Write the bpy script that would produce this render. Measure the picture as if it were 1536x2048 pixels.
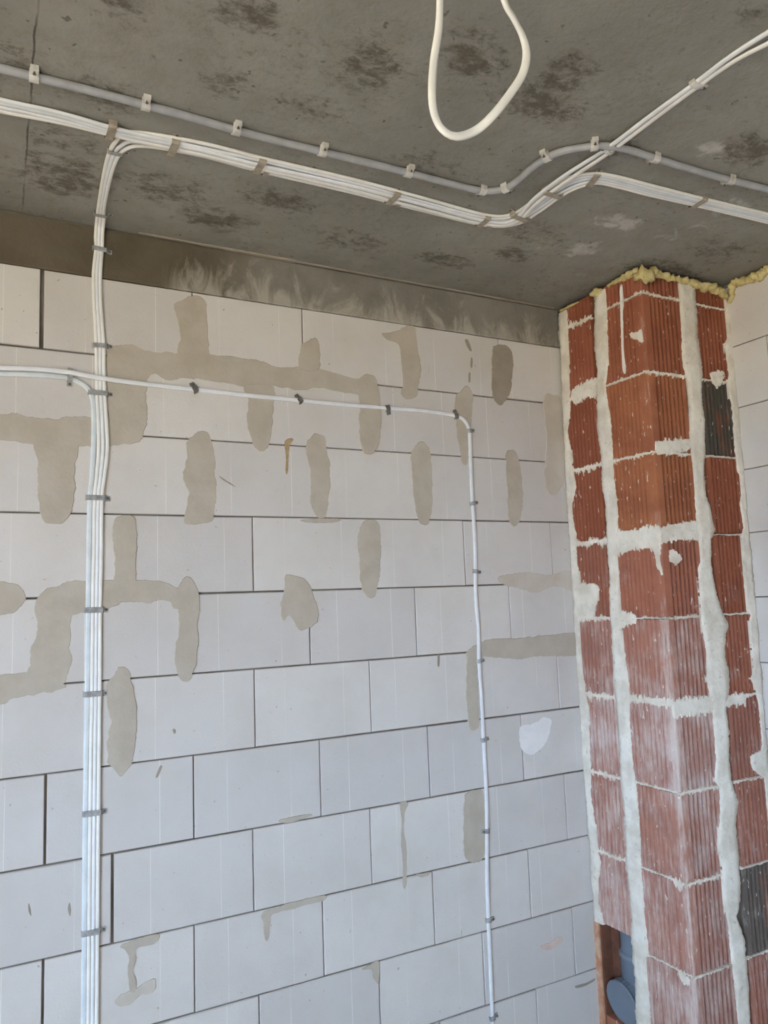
import bpy, math, random
import numpy as np
from mathutils import Vector, Matrix, noise
random.seed(7)
R = random.random
sc = bpy.context.scene
for o in list(bpy.data.objects): bpy.data.objects.remove(o)
COL = sc.collection

# ------------------------------------------------------------------ camera
CAM = np.array([0.18941, -2.04950, 1.50001])
FPX, YAW, PITCH, ROLL = 1539.9, 0.48476, 0.11264, -0.03655
def axes():
    cy, sy, cp, sp = math.cos(YAW), math.sin(YAW), math.cos(PITCH), math.sin(PITCH)
    f = np.array([sy*cp, cy*cp, sp]); r = np.array([cy, -sy, 0.0]); u = np.cross(r, f)
    cr, sr = math.cos(ROLL), math.sin(ROLL)
    return cr*r+sr*u, -sr*r+cr*u, f
AR, AU, AF = axes()
cd = bpy.data.cameras.new('camera'); cam = bpy.data.objects.new('camera', cd); COL.objects.link(cam)
cd.sensor_fit = 'HORIZONTAL'; cd.sensor_width = 36.0; cd.lens = 36.0*FPX/1536.0
cd.clip_start = 0.02
m = Matrix.Identity(4)
for i in range(3):
    m[i][0] = AR[i]; m[i][1] = AU[i]; m[i][2] = -AF[i]; m[i][3] = CAM[i]
cam.matrix_world = m
sc.camera = cam

# ------------------------------------------------------------------ room measures (metres)
ZC = 2.507            # ceiling
XA = 1.987            # pillar side facing the left
YB = -0.400           # pillar side facing the camera
XR = 2.385            # right wall
XL, YR = -2.6, -5.2   # left wall and rear wall
JH = 0.208; ZJ10 = 0.285; LB = 0.35
WIN = (-4.7, -2.3, 0.85, 2.15)  # window in the left wall: y0, y1, z0, z1

# ------------------------------------------------------------------ world, sun, exposure
w = bpy.data.worlds.new('sky'); sc.world = w; w.use_nodes = True
bg = w.node_tree.nodes['Background']
bg.inputs['Color'].default_value = (0.53, 0.725, 1.0, 1); bg.inputs['Strength'].default_value = 26.0
sd = bpy.data.lights.new('sun', 'SUN'); sd.energy = 40.0; sd.color = (1.0, 0.83, 0.63); sd.angle = 0.01
sun = bpy.data.objects.new('sun', sd); COL.objects.link(sun)
sun.rotation_euler = (Vector((0.75, 0.20, -0.60))).to_track_quat('-Z', 'Y').to_euler()
vs = sc.view_settings
vs.view_transform = 'Standard'; vs.look = 'None'; vs.gamma = 1.0; vs.use_curve_mapping = False
vs.exposure = 0.74
sc.cycles.max_bounces = 5; sc.cycles.diffuse_bounces = 5; sc.cycles.glossy_bounces = 2
sc.cycles.sample_clamp_indirect = 8.0

# ------------------------------------------------------------------ pixel -> point on a real surface
def ray(px):
    return AF + AR*(px[0]-768)/FPX + AU*(1024-px[1])/FPX
def hit(px, ax, v):
    d = ray(px); t = (v-CAM[ax])/d[ax]; p = CAM+t*d; p[ax] = v
    return Vector(p)
def W(px, off=0.0): return hit(px, 1, -off)
def CE(px, off=0.0): return hit(px, 2, ZC-off)
def PA(px, off=0.0): return hit(px, 0, XA-off)
def PB(px, off=0.0): return hit(px, 1, YB-off)
def PR(px, off=0.0): return hit(px, 0, XR-off)
NW = Vector((0, -1, 0)); NC = Vector((0, 0, -1)); NA = Vector((-1, 0, 0))

# ------------------------------------------------------------------ materials
def srgb(r, g, b):
    f = lambda c: ((c/255+0.055)/1.055)**2.4 if c > 10 else c/255/12.92
    return (f(r), f(g), f(b), 1)
class NT:
    def __init__(s, name, rough=0.9, spec=0.25):
        s.m = bpy.data.materials.new(name); s.m.use_nodes = True; s.t = s.m.node_tree
        s.b = s.t.nodes['Principled BSDF']; s.b.inputs['Roughness'].default_value = rough
        s.b.inputs['Specular IOR Level'].default_value = spec
        s.tc = s.n('ShaderNodeTexCoord')
        s.oi = s.n('ShaderNodeObjectInfo')
    def n(s, k, **kw):
        x = s.t.nodes.new(k)
        for a, v in kw.items(): setattr(x, a, v)
        return x
    def l(s, a, b): s.t.links.new(a, b)
    def put(s, sock, v):
        if hasattr(v, 'is_linked') or hasattr(v, 'links'): s.l(v, sock)
        elif isinstance(v, (tuple, list)) and len(v) == 3 and sock.type == 'RGBA': sock.default_value = (*v, 1)
        else: sock.default_value = v
    def math(s, op, a, b=0.0, c=None, clamp=False):
        x = s.n('ShaderNodeMath', operation=op, use_clamp=clamp)
        s.put(x.inputs[0], a); s.put(x.inputs[1], b)
        if c is not None: s.put(x.inputs[2], c)
        return x.outputs[0]
    def vmath(s, op, a, b):
        x = s.n('ShaderNodeVectorMath', operation=op)
        s.put(x.inputs[0], a); s.put(x.inputs[1], b)
        return x.outputs['Value'] if op in ('LENGTH', 'DOT_PRODUCT', 'DISTANCE') else x.outputs[0]
    def world(s):
        g = s.n('ShaderNodeNewGeometry'); return g.outputs['Position']
    def noise(s, vec, scale, detail=4, rough=0.55, dist=0.0):
        x = s.n('ShaderNodeTexNoise'); s.put(x.inputs['Vector'], vec)
        x.inputs['Scale'].default_value = scale; x.inputs['Detail'].default_value = detail
        x.inputs['Roughness'].default_value = rough; x.inputs['Distortion'].default_value = dist
        return x.outputs['Fac']
    def ramp(s, v, a, b, lo=0.0, hi=1.0, smooth=True):
        x = s.n('ShaderNodeMapRange', interpolation_type='SMOOTHSTEP' if smooth else 'LINEAR')
        s.put(x.inputs[0], v); x.inputs[1].default_value = a; x.inputs[2].default_value = b
        x.inputs[3].default_value = lo; x.inputs[4].default_value = hi
        return x.outputs[0]
    def mix(s, f, a, b):
        x = s.n('ShaderNodeMix', data_type='RGBA'); s.put(x.inputs[0], f)
        s.put(x.inputs[6], a); s.put(x.inputs[7], b); return x.outputs[2]
    def scl(s, vec, v):
        return s.vmath('MULTIPLY', vec, v)
    def xyz(s, vec):
        x = s.n('ShaderNodeSeparateXYZ'); s.l(vec, x.inputs[0]); return x.outputs
    def color(s, v): s.put(s.b.inputs['Base Color'], v)
    def bump(s, h, strength=0.4, dist=0.003):
        x = s.n('ShaderNodeBump'); x.inputs['Strength'].default_value = strength
        x.inputs['Distance'].default_value = dist; s.put(x.inputs['Height'], h)
        s.l(x.outputs[0], s.b.inputs['Normal'])
    def attr(s, name):
        x = s.n('ShaderNodeAttribute', attribute_type='OBJECT', attribute_name=name); return x.outputs['Fac']

M = {}
def mat_aac():
    t = NT('aerated_concrete', 0.95, 0.15); P = t.world()
    base = t.mix(t.ramp(t.oi.outputs['Random'], 0, 1), srgb(206, 202, 199), srgb(216, 212, 208))
    n1 = t.noise(P, 5, 5, 0.6)
    base = t.mix(t.ramp(n1, 0.35, 0.75, 0, 0.35), base, srgb(190, 184, 176))
    # light score lines left by the saw, at fixed distances from each block's middle
    ox = t.xyz(t.tc.outputs['Object'])
    d = t.math('ABSOLUTE', t.math('SUBTRACT', t.math('ABSOLUTE', ox[0]), 0.0885))
    ln = t.ramp(d, 0.0004, 0.0014, 1, 0)
    brk = t.ramp(t.noise(P, 4, 2), 0.36, 0.60, 0.12, 0.8)
    ln = t.math('MULTIPLY', ln, brk)
    base = t.mix(t.math('MULTIPLY', ln, 1.0), base, srgb(236, 233, 229))
    # specks, scuffs
    sp = t.ramp(t.noise(P, 75, 2, 0.5), 0.71, 0.76)
    base = t.mix(t.math('MULTIPLY', sp, 0.5), base, srgb(120, 112, 102))
    sc1 = t.ramp(t.noise(t.scl(P, (1.0, 1.0, 0.35)), 26, 3, 0.6), 0.70, 0.78)
    base = t.mix(t.math('MULTIPLY', sc1, 0.35), base, srgb(150, 140, 126))
    t.color(base)
    h = t.math('ADD', t.noise(P, 160, 3), t.math('MULTIPLY', ln, -0.6))
    t.bump(h, 0.25, 0.002); return t.m
M['aac'] = mat_aac()
def mat_mortar(name, c1, c2, sc_=18, bump=0.5, spots=None):
    t = NT(name, 0.95, 0.15); P = t.world()
    n1 = t.noise(P, sc_, 3, 0.6)
    base = t.mix(t.ramp(n1, 0.3, 0.7), c1, c2)
    if spots: base = t.mix(t.ramp(t.noise(P, 60, 3), 0.62, 0.72, 0, 0.5), base, spots)
    t.color(base); t.bump(t.noise(P, 90, 3, 0.65), bump, 0.003); return t.m
M['smear'] = mat_mortar('thin_bed_mortar', srgb(180, 171, 157), srgb(190, 182, 169), 14, 0.25)
M['smear_dark'] = mat_mortar('damp_mortar', srgb(152, 143, 130), srgb(163, 154, 141), 14, 0.25)
M['smear_faint'] = mat_mortar('faint_mortar', srgb(192, 183, 170), srgb(204, 197, 187), 9, 0.2)
M['plaster_dab'] = mat_mortar('white_filler', srgb(232, 230, 229), srgb(240, 239, 238), 20, 0.15)
M['pink_dab'] = mat_mortar('clay_smudge', srgb(204, 182, 170), srgb(214, 198, 188), 20, 0.15)
M['rust'] = mat_mortar('rust_drip', srgb(158, 134, 98), srgb(180, 160, 128), 60, 0.2)
M['joint_back'] = mat_mortar('joint_filler', srgb(96, 90, 82), srgb(130, 124, 114), 8, 0.4)
M['pillar_mortar'] = mat_mortar('lime_mortar', srgb(213, 205, 191), srgb(236, 231, 220), 16, 0.9, srgb(176, 163, 142))

def mat_clay():
    t = NT('fired_clay', 0.85, 0.2); P = t.world()
    rnd = t.oi.outputs['Random']
    red = t.mix(t.ramp(rnd, 0, 1), srgb(150, 90, 68), srgb(164, 102, 80))
    red = t.mix(t.math('MULTIPLY', t.attr('orange'), 0.8), red, srgb(182, 122, 84))
    n1 = t.noise(P, 11, 5, 0.6)
    red = t.mix(t.ramp(n1, 0.35, 0.7, 0, 0.45), red, srgb(124, 70, 56))
    # burnt, nearly black firing
    dk = t.math('MULTIPLY', t.attr('dark'), t.ramp(t.noise(t.scl(P, (1, 1, 0.4)), 9, 3), 0.28, 0.45))
    red = t.mix(dk, red, srgb(84, 80, 72))
    # lime wash rubbed over the ridges in upright streaks
    st = t.noise(t.scl(P, (1, 1, 0.13)), 120, 4, 0.65)
    cl = t.noise(P, 7, 4, 0.6)
    wsum = t.math('ADD', t.math('MULTIPLY', st, 0.75), t.math('MULTIPLY', cl, 0.75))
    wsum = t.math('ADD', wsum, t.math('MULTIPLY', t.attr('wash'), 0.30))
    q = t.xyz(P)
    edge = t.math('MULTIPLY', t.ramp(q[1], YB+0.008, YB+0.034, 0.13, 0), t.ramp(q[0], XA+0.004, XA+0.012, 1, 0))
    wsum = t.math('ADD', wsum, edge)
    hz = t.math('MULTIPLY', t.attr('wash'), 0.30, clamp=True)
    red = t.mix(hz, red, srgb(206, 180, 172))
    wm = t.ramp(wsum, 0.86, 1.30)
    red = t.mix(t.math('MULTIPLY', wm, 0.75), red, srgb(220, 210, 203))
    fl = t.ramp(t.noise(t.scl(P, (1, 1, 0.4)), 105, 2, 0.5), 0.68, 0.715)
    red = t.mix(t.math('MULTIPLY', fl, 0.8), red, srgb(226, 218, 206))
    t.color(red); t.bump(t.noise(P, 110, 4), 0.35, 0.002); return t.m
M['clay'] = mat_clay()
M['clay_inside_shaded'] = mat_mortar('clay_inside_shaded', srgb(98, 68, 55), srgb(122, 82, 66), 20, 0.4)  # brown inner clay of the niche, its colour darkened to stand for shade
M['clay_raw'] = mat_mortar('broken_clay_edge', srgb(182, 128, 98), srgb(206, 176, 150), 30, 0.6)

def blobs(t, P, lst):
    acc = None
    for (cx, cy, rx, ry, k) in lst:
        d = t.vmath('LENGTH', t.vmath('MULTIPLY', t.vmath('SUBTRACT', P, (cx, cy, ZC)), (1/rx, 1/ry, 0)), (0, 0, 0))
        v = t.ramp(d, 0.15, 1.0, k, 0)
        acc = v if acc is None else t.math('MAXIMUM', acc, v)
    return acc
def pxblob(x, y, rx, ry, k=1.0):
    c = CE((x, y)); a = CE((x+rx, y)); b = CE((x, y+ry))
    return (c.x, c.y, max((a-c).length, 0.02), max(abs(b.y-c.y), 0.02), k)
def mat_ceiling():
    t = NT('cast_concrete_ceiling', 0.93, 0.2); P = t.world()
    n1 = t.noise(P, 2.2, 3, 0.6); n2 = t.noise(P, 14, 4, 0.65, 0.4)
    base = t.mix(t.ramp(n1, 0.3, 0.7), srgb(137, 135, 129), srgb(152, 150, 143))
    base = t.mix(t.ramp(n2, 0.35, 0.75, 0, 0.45), base, srgb(126, 123, 113))
    dark = [pxblob(b[0], b[1], b[2]*1.45, b[3]*1.45, b[4] if len(b) > 4 else 1.0) for b in [(740, 140, 75, 60), (950, 115, 95, 55), (1130, 150, 70, 55), (1080, 205, 130, 45), (130, 355, 110, 45),
        (130, 290, 90, 30, .7), (560, 400, 90, 25), (430, 440, 90, 25), (330, 380, 110, 35, .8), (890, 522, 70, 18), (1020, 508, 55, 18), (240, 15, 70, 35, .8), (500, 30, 90, 45, .9),
        (1500, 300, 80, 45), (210, 190, 90, 35, .8), (1240, 296, 55, 26), (450, 165, 60, 35, .8), (620, 215, 80, 30, .6), (1330, 540, 110, 25), (1080, 470, 90, 30, .7), (700, 480, 120, 25, .7), (30, 110, 60, 30, .6), (1440, 500, 90, 35, .7), (860, 330, 90, 35, .6), (1500, 20, 60, 40, .6), (180, 480, 200, 30, .4)]]
    dm = t.math('ADD', blobs(t, P, dark), t.math('MULTIPLY', t.math('SUBTRACT', t.noise(t.scl(P, (0.8, 1.15, 1)), 34, 5, 0.8, 0.3), 0.5), 4.2))
    dm = t.ramp(dm, 0.30, 1.35)
    base = t.mix(t.math('MULTIPLY', dm, 0.68), base, srgb(70, 61, 45))
    sp = t.math('MULTIPLY', t.ramp(t.noise(P, 3.2, 3, 0.6), 0.42, 0.66), t.ramp(t.noise(t.scl(P, (0.8, 1.2, 1)), 62, 4, 0.7), 0.50, 0.72))
    base = t.mix(t.math('MULTIPLY', sp, 0.42), base, srgb(82, 72, 54))
    wh = [pxblob(*b) for b in [(1240, 445, 95, 32), (1165, 500, 55, 40), (1420, 300, 60, 36), (1460, 415, 90, 45, .9), (1330, 470, 80, 25, .6), (1150, 545, 50, 20, .6), (1400, 455, 60, 25, .6)]]
    wm = t.math('ADD', blobs(t, P, wh), t.math('MULTIPLY', t.math('SUBTRACT', t.noise(P, 20, 5, 0.65, 0.8), 0.5), 2.8))
    wm = t.ramp(wm, 0.45, 1.15)
    base = t.mix(t.math('MULTIPLY', wm, 0.72), base, srgb(198, 195, 192))
    # formwork seam
    a, b = CE((76, 0)), CE((47, 395)); k = (b.x-a.x)/(b.y-a.y)
    q = t.xyz(P)
    ln = t.math('SUBTRACT', t.math('SUBTRACT', q[0], t.math('MULTIPLY', q[1], k)), a.x-k*a.y)
    ln = t.math('ABSOLUTE', t.math('ADD', ln, t.math('MULTIPLY', t.math('SUBTRACT', t.noise(P, 14, 3), 0.5), 0.012)))
    seam = t.math('MULTIPLY', t.ramp(ln, 0.0006, 0.003, 1, 0), t.ramp(t.noise(P, 7, 3), 0.35, 0.6))
    base = t.mix(t.math('MULTIPLY', seam, 0.75), base, srgb(52, 47, 40))
    pit = t.ramp(t.noise(P, 48, 2, 0.5), 0.70, 0.75)
    base = t.mix(t.math('MULTIPLY', pit, 0.55), base, srgb(60, 54, 46))
    t.color(base)
    t.bump(t.math('ADD', t.math('MULTIPLY', n2, 1.0), t.noise(P, 70, 4)), 0.5, 0.004); return t.m
M['ceiling'] = mat_ceiling()
def mat_beam():
    t = NT('cast_concrete_beam', 0.93, 0.2); P = t.world(); q = t.xyz(P)
    n1 = t.noise(P, 5, 4, 0.65)
    base = t.mix(t.ramp(n1, 0.3, 0.7), srgb(92, 84, 70), srgb(108, 99, 85))
    gx = t.ramp(q[0], 0.65, 1.0)
    grey = t.mix(t.ramp(n1, 0.3, 0.7), srgb(120, 116, 108), srgb(140, 136, 128))
    base = t.mix(gx, base, grey)
    # pale brushed lime swirls, mostly on the lower half to the right
    sw = t.noise(t.scl(P, (1, 1, 0.55)), 9, 4, 0.7, 1.8)
    lo = t.ramp(q[2], 2.36, 2.49, 0.24, -0.10, False)
    x0 = t.ramp(q[0], 0.60, 0.68)
    wm = t.math('MULTIPLY', t.ramp(t.math('ADD', sw, lo), 0.5, 0.78), x0)
    base = t.mix(t.math('MULTIPLY', wm, 0.62), base, srgb(192, 186, 176))
    t.color(base); t.bump(t.noise(P, 60, 3, 0.65), 0.6, 0.004); return t.m
M['beam'] = mat_beam()
def mat_plain(name, c, rough=0.5, spec=0.4, metal=0.0, c2=None, sc_=30):
    t = NT(name, rough, spec); P = t.world()
    t.color(t.mix(t.ramp(t.noise(P, sc_, 4), 0.3, 0.7), c, c2 or tuple(x*0.86 for x in c[:3])+(1,)))
    t.b.inputs['Metallic'].default_value = metal
    t.bump(t.noise(P, 200, 2), 0.05, 0.001); return t.m
M['cable'] = mat_plain('white_pvc_sheath', srgb(236, 239, 243), 0.45, 0.4, 0, srgb(226, 230, 235))
M['cable_cool'] = mat_plain('grey_white_pvc_sheath', srgb(224, 232, 236), 0.45, 0.4, 0, srgb(212, 220, 225))
M['cable_warm'] = mat_plain('cream_pvc_sheath', srgb(240, 240, 237), 0.45, 0.4, 0, srgb(232, 232, 228))
M['conduit'] = mat_plain('grey_pvc_conduit', srgb(168, 170, 173), 0.4, 0.4, 0, srgb(152, 154, 158))
M['strap'] = mat_plain('zinc_strap', srgb(176, 177, 178), 0.45, 0.5, 0.1, srgb(140, 140, 139), 80)
M['strap_tan'] = mat_plain('dusty_strap', srgb(172, 163, 148), 0.7, 0.3, 0.0, srgb(148, 138, 124), 80)
M['clip'] = mat_plain('pale_grey_nylon', srgb(216, 215, 211), 0.55, 0.35, 0, srgb(176, 174, 168))
M['clip_dark'] = mat_plain('grey_nylon', srgb(118, 116, 112), 0.55, 0.35, 0, srgb(98, 96, 92))
M['nail'] = mat_plain('nail_steel', srgb(120, 118, 114), 0.4, 0.5, 0.8)
M['pipe'] = mat_plain('grey_pvc_pipe', srgb(120, 131, 143), 0.4, 0.4, 0, srgb(112, 122, 135), 6)
M['foam'] = mat_mortar('yellow_foam', srgb(196, 180, 124), srgb(220, 207, 154), 40, 0.9, srgb(170, 150, 96))
M['floor'] = mat_mortar('screed', srgb(158, 150, 138), srgb(176, 168, 154), 3, 0.4)
M['render'] = mat_mortar('plain_block_wall', srgb(190, 184, 174), srgb(202, 197, 188), 3, 0.3)
M['frame'] = mat_plain('white_frame', srgb(225, 225, 222), 0.4)
M['ground'] = mat_mortar('dry_soil', srgb(170, 150, 120), srgb(190, 170, 138), 0.5, 0.3)

# ------------------------------------------------------------------ mesh helpers
def link(name, me, parent=None, **pr):
    o = bpy.data.objects.new(name, me); COL.objects.link(o)
    if parent is not None: o.parent = parent
    for k, v in pr.items(): o[k] = v
    return o
def mesh(name, V, F, mat, parent=None, smooth=False, origin=None, **pr):
    V = [Vector(v) for v in V]
    if origin is None and parent is None:
        origin = Vector((0, 0, 0))
    o0 = Vector(origin) if origin is not None else Vector((0, 0, 0))
    me = bpy.data.meshes.new(name); me.from_pydata([tuple(v-o0) for v in V], [], F); me.validate()
    me.materials.append(M[mat] if isinstance(mat, str) else mat)
    if smooth:
        for p in me.polygons: p.use_smooth = True
    o = link(name, me, parent, **pr)
    base = parent.location if (parent is not None and parent.type == 'EMPTY') else Vector((0, 0, 0))
    o.location = o0-base if origin is not None else -base
    return o
def fixn(o):
    import bmesh
    b = bmesh.new(); b.from_mesh(o.data); bmesh.ops.recalc_face_normals(b, faces=b.faces); b.to_mesh(o.data); b.free(); return o
def box(a, b):
    x0, y0, z0 = a; x1, y1, z1 = b
    V = [(x, y, z) for x in (x0, x1) for y in (y0, y1) for z in (z0, z1)]
    F = [(0, 1, 3, 2), (4, 6, 7, 5), (0, 4, 5, 1), (2, 3, 7, 6), (0, 2, 6, 4), (1, 5, 7, 3)]
    return V, F
def boxes(lst):
    V, F = [], []
    for a, b in lst:
        v, f = box(a, b); k = len(V); V += v; F += [tuple(i+k for i in q) for q in f]
    return V, F
def empty(name, loc, **pr):
    o = bpy.data.objects.new(name, None); COL.objects.link(o); o.location = loc; o.empty_display_size = 0.05
    for k, v in pr.items(): o[k] = v
    return o
def chamfer_block(name, lo, hi, ax, mat, parent, c=0.0016, **pr):
    """masonry block; front face looks along -ax, front edges chamfered; lo/hi corners"""
    lo = Vector(lo); hi = Vector(hi); ctr = (lo+hi)/2
    u = 0 if ax == 1 else 1
    def P(a, d, z):
        v = [0, 0, z]; v[u] = a; v[ax] = d; return tuple(v)
    a0, a1, z0, z1, d0, d1 = lo[u], hi[u], lo[2], hi[2], lo[ax], hi[ax]
    ring = lambda i, d: [P(a0+i, d, z0+i), P(a1-i, d, z0+i), P(a1-i, d, z1-i), P(a0+i, d, z1-i)]
    V = ring(0, d1)+ring(0, d0+c)+ring(c, d0)
    F = [(0, 1, 2, 3), (8, 9, 10, 11)]
    for k in (0, 4):
        for i in range(4): F.append((k+i, k+(i+1) % 4, k+4+(i+1) % 4, k+4+i))
    return fixn(mesh(name, V, F, mat, parent, origin=ctr, **pr))
def cr(pts, closed=False, step=0.01):
    pts = [Vector(p) for p in pts]; n = len(pts); out = []
    rng = range(n) if closed else range(n-1)
    for i in rng:
        if closed: p0, p1, p2, p3 = pts[i-1], pts[i], pts[(i+1) % n], pts[(i+2) % n]
        else: p0, p1, p2, p3 = pts[max(i-1, 0)], pts[i], pts[i+1], pts[min(i+2, n-1)]
        k = max(1, int((p2-p1).length/step))
        for j in range(k):
            t = j/k; t2 = t*t; t3 = t2*t
            out.append(0.5*((2*p1)+(p2-p0)*t+(2*p0-5*p1+4*p2-p3)*t2+(3*p1-p0-3*p2+p3)*t3))
    if not closed: out.append(pts[-1])
    return out
SMN = 0
def smear(plane, n, px, mat, parent, name='mortar_smear', th=0.0012, step=0.005, amp=0.0036, teeth=0.0, **pr):
    """irregular thin layer of mortar traced on a surface"""
    global SMN; SMN += 1; th += 0.00017*(SMN % 9)
    n = Vector(n); P = cr([plane(p) for p in px], True, step)
    up = Vector((0, 0, 1)); u = n.cross(up)
    Q = []
    for i, p in enumerate(P):
        s = noise.noise(p*38+Vector((SMN, 0, 0))); s2 = noise.noise(p*130+Vector((0, SMN, 0)))
        s3 = noise.noise(p*44+Vector((0, 0, SMN+9)))
        tt = 0.0
        if teeth: tt = teeth*2.2*noise.noise(Vector((p.dot(u)*150, SMN, 0.0)))*(1+0.6*noise.noise(p*60))
        Q.append(p+u*(amp*(s*1.2+s2*0.8))+up*(amp*(s3+0.6*s2)+tt))
    k = len(Q); c = sum(Q, Vector())/k
    V = [q-n*0.004 for q in Q]+[q+n*th*0.35 for q in Q]+[q+(c-q).normalized()*0.0015+n*th for q in Q]
    F = [tuple(range(2*k, 3*k))]
    for r in (0, k):
        for i in range(k): F.append((r+i, r+(i+1) % k, r+k+(i+1) % k, r+k+i))
    return fixn(mesh(name, V, F, mat, parent, **pr))

# ------------------------------------------------------------------ room shell
S = dict(kind='structure')
V, F = box((XL-0.4, YR-0.2, ZC), (XR+0.4, 0.4, ZC+0.2)); mesh('ceiling', V, F, 'ceiling', label='stained bare concrete ceiling slab', **S)
V, F = box((XL-0.4, YR-0.2, -0.15), (XR+0.4, 0.4, 0)); mesh('floor', V, F, 'floor', label='bare screed floor', **S)
y0, y1, z0, z1 = WIN
V, F = boxes([((XL-0.35, YR-0.2, 0), (XL, y0, ZC)), ((XL-0.35, y1, 0), (XL, 0.4, ZC)), ((XL-0.35, y0, 0), (XL, y1, z0)), ((XL-0.35, y0, z1), (XL, y1, ZC))])
mesh('wall_left', V, F, 'render', label='plain block wall with the balcony window', **S)
V, F = box((XL, YR-0.2, 0), (XR+0.3, YR, ZC)); mesh('wall_rear', V, F, 'render', label='plain block wall behind the camera', **S)
win = empty('window_1', (XL-0.2, (y0+y1)/2, z0), label='tall white framed balcony window opening', **S)
fw = 0.06
for a, b in [((y0, z0), (y0+fw, z1)), ((y1-fw, z0), (y1, z1)), (((y0+y1)/2-fw/2, z0+fw), ((y0+y1)/2+fw/2, z1-fw))]:
    V, F = box((XL-0.24, a[0], a[1]), (XL-0.17, b[0], b[1])); mesh('window_frame', V, F, 'frame', win)
for za in (z0, z1-fw):
    V, F = box((XL-0.24, y0+fw, za), (XL-0.17, y1-fw, za+fw)); mesh('window_frame', V, F, 'frame', win)
V, F = box((-60, -50, -0.6), (XL-0.36, 50, -0.5)); mesh('ground', V, F, 'ground', label='dry soil outside the window', **S)

# ------------------------------------------------------------------ back wall of aerated concrete blocks
V, F = boxes([((XL, 0.008, 0), (XR+0.3, 0.3, ZC))])
wall = mesh('wall_back', V, F, 'joint_back', label='white aerated concrete block wall with cables clipped on', **S)
zj = lambda i: ZJ10+(10-i)*JH
rows = {0: [(84, 615), (385, 655), (606, 690), (825, 720), (1000, 745)], 1: [(255, 800), (520, 825), (738, 835), (930, 850), (1100, 860)],
 2: [(112, 950), (400, 955), (638, 960), (845, 965), (1025, 975)], 3: [(250, 1100), (506.6, 1110), (740, 1115), (929, 1105), (1103, 1095)],
 4: [(105, 1260), (372, 1250), (620, 1255), (832, 1240), (1021, 1235)], 5: [(240, 1440), (510, 1415), (741, 1390), (938, 1370), (1117, 1365)],
 6: [(91, 1640), (388, 1595), (641, 1555), (858, 1520), (1045, 1495)], 7: [(225.5, 1800), (507, 1740), (742, 1690), (945, 1650), (1132, 1615)],
 8: [(86, 1985), (389.5, 1940), (647, 1875), (868, 1815), (1060, 1770)], 9: [(519, 2020), (760, 1985), (968, 1940), (1148, 1880)]}
GAP = {(0, 0): 0.010, (6, 0): 0.006, (7, 0): 0.007, (8, 0): 0.006, (3, 1): 0.003}
for r in range(0, 12):
    if r in rows: xs = [W(p).x for p in rows[r]]
    elif r == 10: xs = [0.69+0.35*k for k in range(4)]
    else: xs = [0.50+0.35*k for k in range(5)]
    gaps = {i: GAP.get((r, i), 0.0026+0.0008*R()) for i in range(len(xs))}
    left = []
    x = xs[0]
    while x > -1.0: x -= LB+0.003*(R()-0.5); left.append(x)
    gl = [0.003]*len(left); allx = left[::-1]+xs; allg = gl+[gaps[i] for i in range(len(xs))]
    allx.append(XA+0.012); allg.append(0.0)
    zt, zb = zj(r)-0.0014, max(zj(r+1)+0.0014, 0.0)
    for i in range(len(allx)-1):
        a, b = allx[i]+allg[i]/2, allx[i+1]-allg[i+1]/2
        if b-a < 0.02: continue
        d = 0.0016*(R()-0.5)
        chamfer_block('aerated_block', (a, d, zb+0.0012*R()), (b, 0.03, zt-0.0012*R()), 1, 'aac', wall, 0.0013+0.001*R())
# concrete ring beam above the top course
def ring_beam():
    xs = np.arange(-1.2, XA+0.02, 0.02); V, F = [], []
    for x in xs:
        zb = zj(0)+0.0025*noise.noise(Vector((x*23, 1, 0)))+0.0006
        V += [(x, 0.03, zb), (x, 0.0015, zb), (x, -0.0005+0.001*noise.noise(Vector((x*9, 4, 0))), zb+0.004), (x, 0.001, ZC-0.006), (x, 0.03, ZC-0.006)]
    for i in range(len(xs)-1):
        for j in range(4):
            k = i*5+j; F.append((k, k+1, k+6, k+5))
    F += [tuple(range(5)), tuple(range(len(V)-5, len(V)))]
    return fixn(mesh('ring_beam', V, F, 'beam', wall, label='grey brown concrete ring beam above the blocks'))
ring_beam()
# ragged mortar lip where the ceiling formwork met the beam
V, F = [], []
xs = np.arange(0.55, XA, 0.012)
for x in xs:
    h = 0.004+0.004*max(0, noise.noise(Vector((x*17, 0, 3))))+(0.004 if 0.78 < x < 1.0 else 0)
    V += [(x, 0.002, ZC), (x, -0.003-h, ZC), (x, -0.003-0.7*h, ZC-0.5*h), (x, 0.002, ZC-0.6*h)]
for i in range(len(xs)-1):
    for j in range(4): F.append((i*4+j, i*4+(j+1) % 4, i*4+4+(j+1) % 4, i*4+4+j))
mesh('mortar_lip', V, F, 'smear_dark', wall)

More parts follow.
